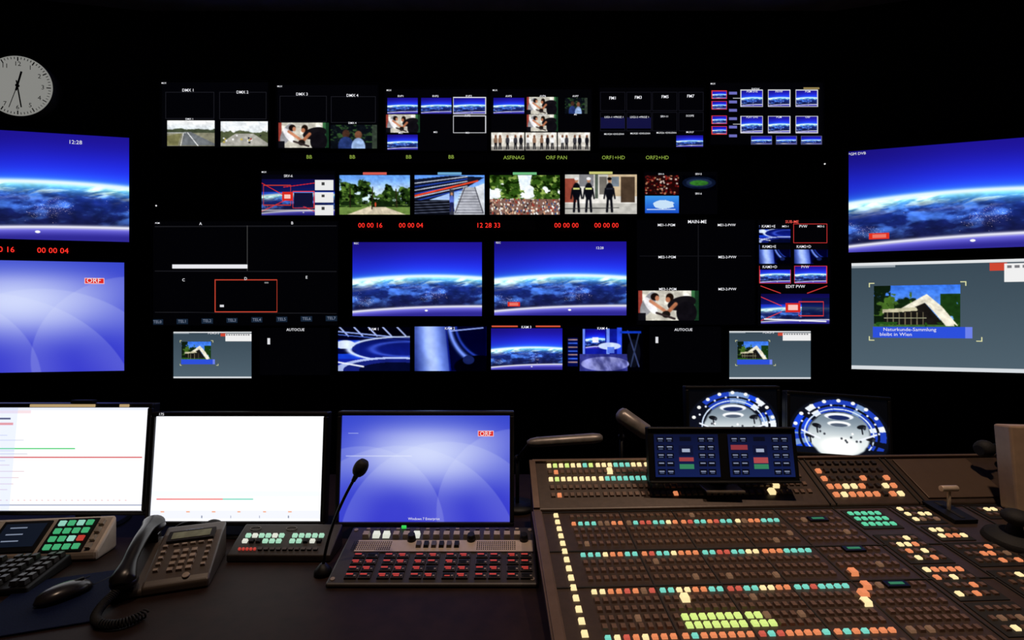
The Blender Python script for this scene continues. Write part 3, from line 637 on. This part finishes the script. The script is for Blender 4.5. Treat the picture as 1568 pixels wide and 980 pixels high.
BC = [pmat('key_unlit', (106, 82, 67), .4, var=.12, scale=90), emat('key_cream', (255, 228, 168), 1.05), emat('key_teal', (118, 214, 196), .95), emat('key_orange', (235, 140, 92), .9), emat('key_red', (205, 90, 74), .9), emat('key_green', (208, 232, 130), 1.0), emat('key_mint', (96, 212, 165), .9), pmat('key_dark', (34, 26, 23), .5), emat('key_dimglow', (150, 112, 84), .5)]
def key(mb, x, y, c, w=.0135, d=.018, h=.008): mb.box((x, y, h/2), (w, d, h), c, tp=.8)
rc = random.Random(21)
m = MB()
def colu(i): return .1+i*.0192+(i//8)*.006
rows = [(.03, 0), (.065, 1), (.097, 0), (.128, 0), (.16, 0), (.207, 2), (.238, 0), (.268, 0), (.298, 0), (.342, 3), (.37, 0), (.397, 0), (.424, 4), (.447, 0), (.475, 5), (.505, 0)]
for s, k in rows:
    for i in range(31):
        u = colu(i); c = 0 if rc.random() < .96 else 8
        if k in (1, 2, 3):
            g = (i//2+k) % 5
            c = [2, 4, 2, 1, 3][g] if rc.random() < .75 else rc.choice([2, 3, 4, 8])
            if i > 27: c = 2
        if k == 5: c = rc.choice([2, 3, 3, 1, 4, 2])
        if k == 4 and 9 <= i <= 17: c = 5
        if k == 0 and s > .44 and s < .46 and 9 <= i <= 18: c = 5
        if c in (1, 2, 3, 4, 5): key(m, u, -s, c, .0125 if c != 5 else .014, .010 if c != 5 else .014, .006)
        else: key(m, u, -s, c, .0125, .015, .006)
    for i in range(8):
        u = .735+i*.0205
        if k in (1, 2, 3) and i > 1: 
            if i in (3, 4, 5): continue
        key(m, u, -s, 0 if rc.random() < .95 else 8, .0125, .015, .006)
for u, s, c in ((.30, .37, 1), (.745, .298, 3), (.74, .345, 3), (.70, .397, 1), (.715, .37, 3)): key(m, u, -s, c, .018, .02, .011)
for s in np.arange(.02, .52, .034): key(m, .055, -s, 1, .014, .015, .006)
m.build('cross_point_keys', BC, con)
m = MB()
for s in (.065, .207, .342): m.box((.735+4*.0205, -s, .003), (.055, .02, .006), 0); m.box((.735+4*.0205, -s, .0065), (.035, .008, .001), 1)
m.build('mini_displays', [pmat('display_black', (8, 8, 8), .3), emat('display_green', (60, 150, 110), .5)], con, .0008)
# right-hand control clusters
m = MB()
def cluster(u0, s0, nu, ns, cols, pu=.021, ps=.028, w=.0135, d=.014):
    m.box((u0+(nu-1)*pu/2, -(s0+(ns-1)*ps/2), .0012), (nu*pu+.012, ns*ps+.012, .0024), 9)
    for i in range(nu):
        for j in range(ns): key(m, u0+i*pu, -(s0+j*ps), cols(i, j), w, d, .007)
cluster(.935, .04, 5, 3, lambda i, j: 6 if rc.random() < .85 else 0)
cluster(.935, .165, 5, 4, lambda i, j: rc.choice([3, 1, 3, 0, 0]) if j > 0 else rc.choice([1, 0, 0]))
cluster(.935, .295, 5, 4, lambda i, j: rc.choice([3, 3, 1, 0, 0, 0]))
cluster(.935, .425, 5, 3, lambda i, j: rc.choice([0, 0, 8, 0, 1]))
cluster(1.105, .02, 4, 3, lambda i, j: rc.choice([0, 0, 8, 0, 0, 1])); cluster(1.105, .13, 4, 2, lambda i, j: rc.choice([0, 0, 1, 0, 3]))
cluster(1.1, .21, 6, 3, lambda i, j: rc.choice([0, 0, 0, 8, 3])); cluster(1.1, .32, 6, 3, lambda i, j: rc.choice([1, 0, 0, 0]), .023, .026)
cluster(1.1, .43, 8, 2, lambda i, j: rc.choice([1, 0, 0, 8])); cluster(1.35, .03, 6, 2, lambda i, j: rc.choice([1, 0, 0, 0]))
cluster(1.25, .26, 5, 2, lambda i, j: rc.choice([1, 0, 0, 8])); cluster(1.42, .12, 5, 3, lambda i, j: rc.choice([0, 0, 0, 1]))
m.build('control_cluster_keys', BC+[DK], con)
# rear bank keys
m = MB()
for t, k in ((.17, 1), (.142, 0), (.113, 2), (.08, 0), (.05, 0)):
    for i in range(42):
        u = .055+i*.0198+(i//8)*.004
        if u > .885: break
        if k == 1 and i < 17: c = rc.choice([1, 1, 5, 1, 2]) if i < 12 else rc.choice([2, 1])
        elif k == 2 and i < 20: c = rc.choice([1, 1, 5]) if i < 9 else (2 if i < 17 else 3)
        else: c = 0 if rc.random() < .97 else 3
        key(m, u, t, c, .0138, .014 if c else .016, .006)
for u, t in ((.25, .142), (.40, .113), (.795, .105), (.745, .05), (.77, .075)): key(m, u, t, 1, .019, .02, .012)
for i in range(9):
    for j in range(5):
        c = 7
        if (i < 2 and rc.random() < .6) or (j < 3 and rc.random() < .3) or (j < 2 and rc.random() < .6): c = 3 if rc.random() < .5 else 1
        key(m, .945+i*.0262, .035+j*.032, c, .0155, .016)
m.build('rear_bank_keys', BC, bank)
# T-bar lever, joysticks
def lever(u, s, hgt, w=.06):
    e = empty('fader_lever', M=MC @ Matrix.Translation((u, -s, .001)))
    m = MB(); m.box((0, 0, .006), (.07, .11, .012), 0); m.box((0, 0, .0125), (.012, .09, .002), 2); m.cyl((0, 0, .008), (0, .01, hgt), .005, .005, 1, 12); m.cyl((-w/2, .01, hgt), (w/2, .01, hgt), .009, .009, 1, 16)
    m.build('lever_assembly', [BLK, pmat('lever_metal', (210, 190, 170), .35, metal=.3), DK], e, .002)
lever(1.235, .045, .075, .05); lever(1.19, .385, .03, .05)
m = MB(); e = empty('joystick', M=MC @ Matrix.Translation((1.28, -.185, .001)))
m.tube([(0, 0, 0), (0, 0, .014), (0, 0, .028)], [.065, .06, .036], 0, 32, up=(1, 0, 0)); m.tube([(0, 0, .02), (0, 0, .035), (0, 0, .06)], [.024, .018, .011], 0, 20, up=(1, 0, 0)); m.ball((0, 0, .07), (.033, .033, .02)); m.build('stick', [RUB], e, .001)
# gooseneck microphones
def goose(loc, path, r=.016, base=.03):
    e = empty('gooseneck_microphone', loc); m = MB()
    m.tube([(0, 0, 0), (0, 0, .012), (0, 0, .03)], [base, base*.95, base*.3], 0, 24, up=(1, 0, 0)); m.tube(path, .0042, 0, 10)
    p, q = Vector(path[-2]), Vector(path[-1]); d = (q-p).normalized()
    m.tube([q-d*.01, q+d*.012], [.006, .008], 0, 14); m.build('stem', [BLK], e)
    m = MB(); n = 9
    m.tube([q+d*(.004+.05*k/(n-1)) for k in range(n)], [r*math.sqrt(max(.02, 1-((k/(n-1)-.55)/.56)**2)) for k in range(n)], 0, 20); m.build('foam_windscreen', [RUB], e)
def bez(a, b, c, n=14): return [tuple((1-t)**2*a[i]+2*t*(1-t)*b[i]+t*t*c[i] for i in range(3)) for t in [k/(n-1) for k in range(n)]]
goose((-.520, 1.33, DZ+.001), bez((0, 0, .02), (.015, 0, .14), (.088, 0, .265)), .0195, .024)
goose((-1.06, 1.50, DZ+.001), bez((0, 0, .02), (.02, -.01, .09), (.12, -.02, .075)), .018, .022)
goose((1.66, 1.62, .935), bez((0, 0, .02), (.0, -.02, .07), (-.08, -.03, .05)), .028, .03)
# touch panels
e = empty('touch_panel_display', (.655, 1.50, .980)); 
f = empty('head', (0, 0, 0), (-.18, 0, 0), parent=e)
m = MB(); m.box((0, .014, .002), (.465, .026, .168)); m.box((0, .0, .082), (.465, .012, .008)); m.box((0, .0, -.079), (.465, .012, .008)); m.build('housing', [BEZ], f, .006)
for x, fn in ((-.113, touch), (.117, touch2)):
    g = empty('panel', (x, -.002, 0), parent=f); grid_screen('screen', .2, .128, fn, 140, 90, g, .9)
m = MB(); m.box((0, .045, -.04), (.06, .03, .09)); m.box((0, .04, -.09), (.05, .02, .06)); m.box((0, .012, -.107), (.12, .07, .008)); m.build('bracket', [pmat('bracket_grey', (110, 100, 92), .35, metal=.6)], e, .003)
# intercom stations -------------------------------------------------
KG = emat('key_palegreen', (170, 225, 195), .85); KR = emat('key_red_led', (190, 60, 50), .85); KW = emat('key_white', (225, 228, 215), .9)
SIL = pmat('silver_panel', (186, 170, 154), .45, metal=.1, var=.08); DKP = pmat('intercom_dark', (42, 36, 33), .5)
def station(name, loc, tilt, yaw, w, l):
    M = Matrix.Translation(loc) @ Matrix.Rotation(math.radians(yaw), 4, 'Z') @ Matrix.Rotation(math.radians(tilt), 4, 'X')
    e = empty(name, M=M); return e, M
# central intercom with red displays
e, M = station('intercom_panel', (-.21, 1.375, .738), 13, 0, .54, .21)
m = MB(); wedge(m, M, -.278, .278, -.118, .115, 0, DZ+.001); m.build('body', [DKP], e, .005)
m = MB()
m.box((.015, .025, .002), (.51, .048, .004), 0)
for x0 in (-.195, .165):
    for i in range(19):
        for j in range(5): m.box((x0-.055+i*.006, .010+j*.0075, .0045), (.003, .004, .001), 1)
for i in range(16): m.box((-.225+i*.03, .072, .006), (.02, .02, .012), 7 if i not in (1, 2, 5) else 3, tp=.85)
for i in range(16): m.box((-.225+i*.03, .095, .005), (.012, .008, .008), 5 if i % 3 == 0 else 2, tp=.85)
for i in range(6): m.box((-.06+i*.022, .026, .007), (.015, .022, .012), 1 if i % 2 else 2, tp=.85)
for x in (-.085, .09, .245): m.cyl((x, .05, .004), (x, .05, .024), .013, .010, 1, 20)
for x in (-.264, .264):
    for y in (-.1, .1): m.cyl((x, y, 0), (x, y, .002), .006, .006, 5, 14)
for g in range(6):
    for i in range(2):
        for j in range(4):
            x = -.218+g*.086+i*.037; y = -.016-.0255*j
            m.box((x, y, .003), (.032, .019, .006), 2); m.box((x, y, .0062), (.029, .016, .001), 1)
            m.box((x-.004, y+.003, .0072), (.018, .004, .001), 4 if rc.random() < .85 else 1); m.box((x-.002, y-.003, .0072), (.014, .0025, .001), 4 if rc.random() < .5 else 1); m.box((x+.011, y-.003, .0072), (.005, .005, .001), 5)
m.box((-.12, .106, .006), (.014, .005, .008), 6)
m.build('controls', [SIL, BLK, pmat('key_charcoal', (70, 62, 57), .4), KW, KR, pmat('cap_grey', (140, 126, 114), .4), emat('led_green', (60, 230, 90), .8), pmat('key_ivory', (170, 156, 138), .4)], e, 0)
# middle intercom (below the white monitor)
e, M = station('intercom_panel', (-.675, 1.445, .744), 24, 0, .3, .09)
m = MB(); wedge(m, M, -.15, .15, -.055, .06, 0, DZ+.001); m.build('body', [DKP], e, .004)
m = MB()
for i in range(12):
    if i == 6: continue
    for j in range(2): m.box((-.118+i*.02, .012-.02*j, .004), (.014, .011, .008), rc.choice([0, 0, 1]) if j == 0 or rc.random() < .8 else 2, tp=.86)
for i in range(5): m.box((-.12+.011*i, -.036, .003), (.006, .006, .006), 3)
for i in range(10): m.box((-.06+.018*i, -.036, .003), (.012, .008, .006), 5)
for x in (-.11, .0): m.tube([(x+.016*math.cos(t), .040+.007*math.sin(t), .002) for t in np.linspace(0, 6.28, 16)], .0012, 4, 6)
m.build('controls', [KG, KW, BLK, KR, pmat('ring_grey', (120, 116, 112), .4), pmat('key_charcoal', (70, 62, 57), .4)], e)
# left control panel with green keys
e, M = station('tally_control_panel', (-1.40, 1.425, .762), 40, 6, .4, .12)
m = MB(); wedge(m, M, -.25, .19, -.055, .06, 0, DZ+.001); m.build('body', [SIL], e, .008)
m = MB()
m.box((-.045, .0, .003), (.13, .092, .006), 0); m.box((-.045, .003, .0065), (.11, .07, .001), 1)
for j in range(3):
    m.box((-.06, .025-.02*j, .0075), (.045, .003, .001), 2)
m.box((.09, .0, .002), (.115, .1, .004), 0)
for i in range(4):
    for j in range(4):
        m.box((.052+i*.0255, .035-.024*j, .006), (.018, .016, .008), 4 if (i, j) in ((3, 2),) else (3 if rc.random() < .7 else 5), tp=.82)
for j in range(4): m.box((.162, .035-.024*j, .005), (.014, .014, .01), 7)
for j in range(3):
    m.box((-.15, .03-.028*j, .006), (.03, .016, .01), (5, 5, 6)[j], tp=.84); m.box((-.2, .03-.028*j, .006), (.03, .016, .01), (3, 7, 5)[j], tp=.84)
m.build('controls', [BLK, emat('lcd_dark_blue', (14, 22, 36), .8), TD, emat('key_green_lit', (70, 180, 120), .8), KR, emat('key_aqua', (150, 215, 195), .85), emat('key_orange2', (230, 140, 90), .8), pmat('key_ivory', (170, 156, 138), .4)], e)
# ------------------------------------------------------------------ keyboard, mouse pad, mouse
e = empty('computer_keyboard', (-1.47, 1.275, DZ+.001), (0, 0, .16))
m = MB(); m.hexa([(-.225, -.08, 0), (.225, -.08, 0), (.225, .08, 0), (-.225, .08, 0)], [(-.222, -.078, .016), (.222, -.078, .016), (.222, .076, .03), (-.222, .076, .03)]); m.build('case', [BLK], e, .004)
m = MB(); KB = pmat('keycap_black', (40, 37, 36), .4)
for j in range(6):
    for i in range(21):
        if i == 14 or (i == 18): continue
        x = -.205+i*.0205; y = -.062+j*.0245; z = .0235+(y+.08)*.09
        m.box((x, y, z), (.0165, .019, .012), 0, tp=.78)
m.build('keycaps', [KB], e)
e = empty('mouse_pad', (-1.13, 1.20, DZ+.001), (0, 0, .33)); m = MB(); m.box((0, 0, .002), (.25, .26, .004)); m.build('pad', [pmat('mouse_pad_blue', (14, 24, 54), .8, bump=.3, scale=300, spec=.1)], e, .0015)
e = empty('computer_mouse', (-1.125, 1.215, DZ+.006), (0, 0, -.5)); m = MB()
n = 12
m.tube([(0, -.058+.116*k/(n-1), .001+.011*math.sin(math.pi*min(1, .15+k/(n-1)*.8))) for k in range(n)], [max(.004, .033*math.sqrt(max(0, 1-(abs(k/(n-1)*2-1))**2.6))) for k in range(n)], 0, 22, flat=.62)
for i, v in enumerate(m.v):
    if v[2] < 0: m.v[i] = (v[0], v[1], 0)
m.box((0, .03, .0265), (.006, .018, .008), 1); m.box((0, .022, .0262), (.0015, .06, .002), 1); m.build('shell', [pmat('mouse_black', (40, 37, 36), .25), DK], e)
m = MB(); pth = bez((-1.10, 1.27, DZ+.004), (-1.05, 1.36, DZ+.004), (-1.2, 1.62, DZ+.004), 20); m.tube([Vector(p)-e.location for p in pth], .002, 0, 8)
o = m.build('cable', [BLK], e); o.rotation_euler = (0, 0, .5)
# ------------------------------------------------------------------ telephone
e = empty('desk_telephone', (-.925, 1.325, DZ+.001), (0, 0, .33))
PH = pmat('phone_charcoal', (80, 70, 62), .38, var=.08); PK = pmat('phone_keys', (165, 146, 128), .4)
prof = [(-.1, 0), (-.1, .022), (-.085, .032), (.06, .088), (.1, .098), (.1, 0)]
def extr(mb, prof, x0, x1, m=0):
    n = len(prof); mb.add([(x0, y, z) for y, z in prof]+[(x1, y, z) for y, z in prof], [tuple(range(n))[::-1], tuple(range(n, 2*n))]+[(i, (i+1) % n, (i+1) % n+n, i+n) for i in range(n)][::1], m)
m = MB(); extr(m, prof, -.045, .105); extr(m, [(-.1, 0), (-.1, .018), (.06, .066), (.1, .074), (.1, 0)], -.115, -.04); m.build('base', [PH], e, .006, seg=3)
sl = math.atan2(.056, .145); F = empty('keypad', (.03, -.0125, .061), (sl, 0, 0), parent=e)
m = MB(); m.box((.0, .062, .004), (.115, .036, .008), 3); m.box((.0, .062, .0086), (.095, .024, .001), 2)
for i in range(3):
    for j in range(4): m.box((-.022+i*.021, .006-j*.02, .003), (.015, .0115, .008), 1, tp=.85)
for j in range(5):
    m.box((-.055, .031-j*.02, .003), (.012, .008, .007), 1, tp=.85); m.box((.052, .031-j*.02, .003), (.012, .008, .007), 1, tp=.85)
for i in range(4): m.box((-.03+i*.02, .032, .003), (.014, .006, .006), 1, tp=.85)
m.cyl((.02, -.078, 0), (.02, -.078, .004), .009, .008, 1, 16)
m.build('keys_and_display', [PH, PK, pmat('lcd_grey', (140, 146, 122), .3), pmat('display_frame', (40, 37, 35), .3)], F)
text(F, 'INETPHONE', .0, .086, .008, TD, y=.0015, flat=True)
m = MB(); n = 17; pa = []; ra = []
for k in range(n):
    t = k/(n-1)*2-1; pa.append((-.08, t*.118, .078+.028*(1-t*t)+t*.034)); ra.append(.017+.013*max(0, abs(t)-.55)/.45*1.3 if abs(t) < .97 else .018)
m.tube(pa, ra, 0, 20, flat=.75)
m.ball((-.08, -.095, .045), (.03, .03, .02)); m.ball((-.08, .097, .105), (.03, .03, .02)); m.box((-.08, .085, .078), (.04, .03, .03)); m.box((-.08, -.085, .03), (.04, .025, .02)); m.build('handset', [pmat('handset_black', (30, 27, 26), .3)], e, .003)
m = MB(); ctl = bez((-.085, -.115, .035), (-.13, -.17, .005), (-.08, -.215, .011), 60)+bez((-.08, -.215, .011), (-.03, -.25, .012), (-.0, -.2, .011), 30)[1:]
pts = []
N = 900
for k in range(N):
    t = k/(N-1)*(len(ctl)-1); i = min(int(t), len(ctl)-2); a = Vector(ctl[i]).lerp(Vector(ctl[i+1]), t-i); d = (Vector(ctl[i+1])-Vector(ctl[i])).normalized()
    n1 = d.cross(Vector((0, 0, 1))).normalized(); n2 = d.cross(n1); w = k/N*2*math.pi*46
    pts.append(a+n1*.0085*math.cos(w)+n2*.0085*math.sin(w))
m.tube(pts, .0022, 0, 6); m.build('coiled_cord', [RUB], e)
# ------------------------------------------------------------------ desk lamps
LM = pmat('lamp_metal', (130, 124, 120), .35, metal=.4)
def lamp(loc, a, b, r, elbow):
    e = empty('desk_lamp', loc); m = MB()
    m.tube([(0, 0, 0), (0, 0, .015), (0, 0, .02)], [.07, .068, .02], 0, 28, up=(1, 0, 0)); m.tube([(0, 0, .015), elbow], .007, 0, 12); A, B = Vector(a), Vector(b)
    m.tube([elbow, A], .007, 0, 12); m.ball(elbow, .013, 0, 14, 8); d = (B-A)
    m.tube([A-d*.05, A, A+d*.1, A+d*.9, B, B+d*.03], [r*.4, r*.8, r, r, r*.8, r*.5], 1, 20, flat=.8); m.build('arm_and_shade', [BLK, LM], e)
lamp((.02, 1.80, DZ+.001), (.045, -.1, .268), (.29, -.1, .285), .022, (.0, -.02, .19))
lamp((.42, 1.86, DZ+.001), (-.03, -.1, .36), (.07, -.12, .29), .036, (.0, .0, .25))
# ------------------------------------------------------------------ beige talkback unit on the right
e = empty('talkback_speaker_unit', (1.625, 1.43, .828), (-.1, 0, -.12))
m = MB(); m.box((0, 0, .13), (.28, .06, .25)); m.build('case', [pmat('beige_casing', (165, 140, 118), .45, var=.08)], e, .006)
m = MB()
for i in range(5):
    for j in range(2): m.box((-.085+i*.03, -.031, .215-j*.035), (.02, .006, .024), 1); m.box((-.085+i*.03, -.035, .215-j*.035), (.014, .003, .016), 0)
m.box((.0, -.031, .09), (.2, .004, .1), 1); m.build('controls', [SIL, BLK], e, .001); text(e, 'SOUND', -.085, .243, .012, TB, y=-.0335)
m = MB(); m.box((0, .03, .006), (.2, .12, .012)); m.build('foot', [BLK], e, .002)
# ------------------------------------------------------------------ ceiling lamps
for x, y, pw, ang in ((1.15, .95, 112, 62), (.2, .95, 60, 58), (-.85, .95, 48, 62)):
    e = empty('ceiling_downlight', (x, y, H-.001)); m = MB(); m.tube([(0, 0, 0), (0, 0, -.09)], [.07, .07], 0, 28, up=(1, 0, 0)); m.tube([(0, 0, -.085), (0, 0, -.092)], [.055, .055], 1, 28, up=(1, 0, 0))
    m.build('fixture', [BLK, emat('lamp_glow', (255, 205, 150), 2)], e)
    l = bpy.data.lights.new('spot', 'SPOT'); l.energy = pw; l.color = (1, .72, .52); l.spot_size = math.radians(ang); l.spot_blend = .8; l.shadow_soft_size = .05
    o = bpy.data.objects.new('downlight_spot', l); COL.objects.link(o); o.parent = e; o.location = (0, 0, -.11)
    tgt = Vector((x, 1.3, .75)); o.rotation_euler = (tgt-Vector((x, y, H-.11))).to_track_quat('-Z', 'Y').to_euler()
w = bpy.data.worlds.new('World'); sc.world = w; w.use_nodes = True
w.node_tree.nodes['Background'].inputs[0].default_value = (0, 0, 0, 1); w.node_tree.nodes['Background'].inputs[1].default_value = 0
# ------------------------------------------------------------------ camera
cd = bpy.data.cameras.new('Camera'); cd.lens = 17; cd.sensor_width = 36; cd.clip_start = .02
co = bpy.data.objects.new('Camera', cd); COL.objects.link(co); co.location = (0, 0, 1.4); co.rotation_euler = (math.pi/2, 0, 0); sc.camera = co
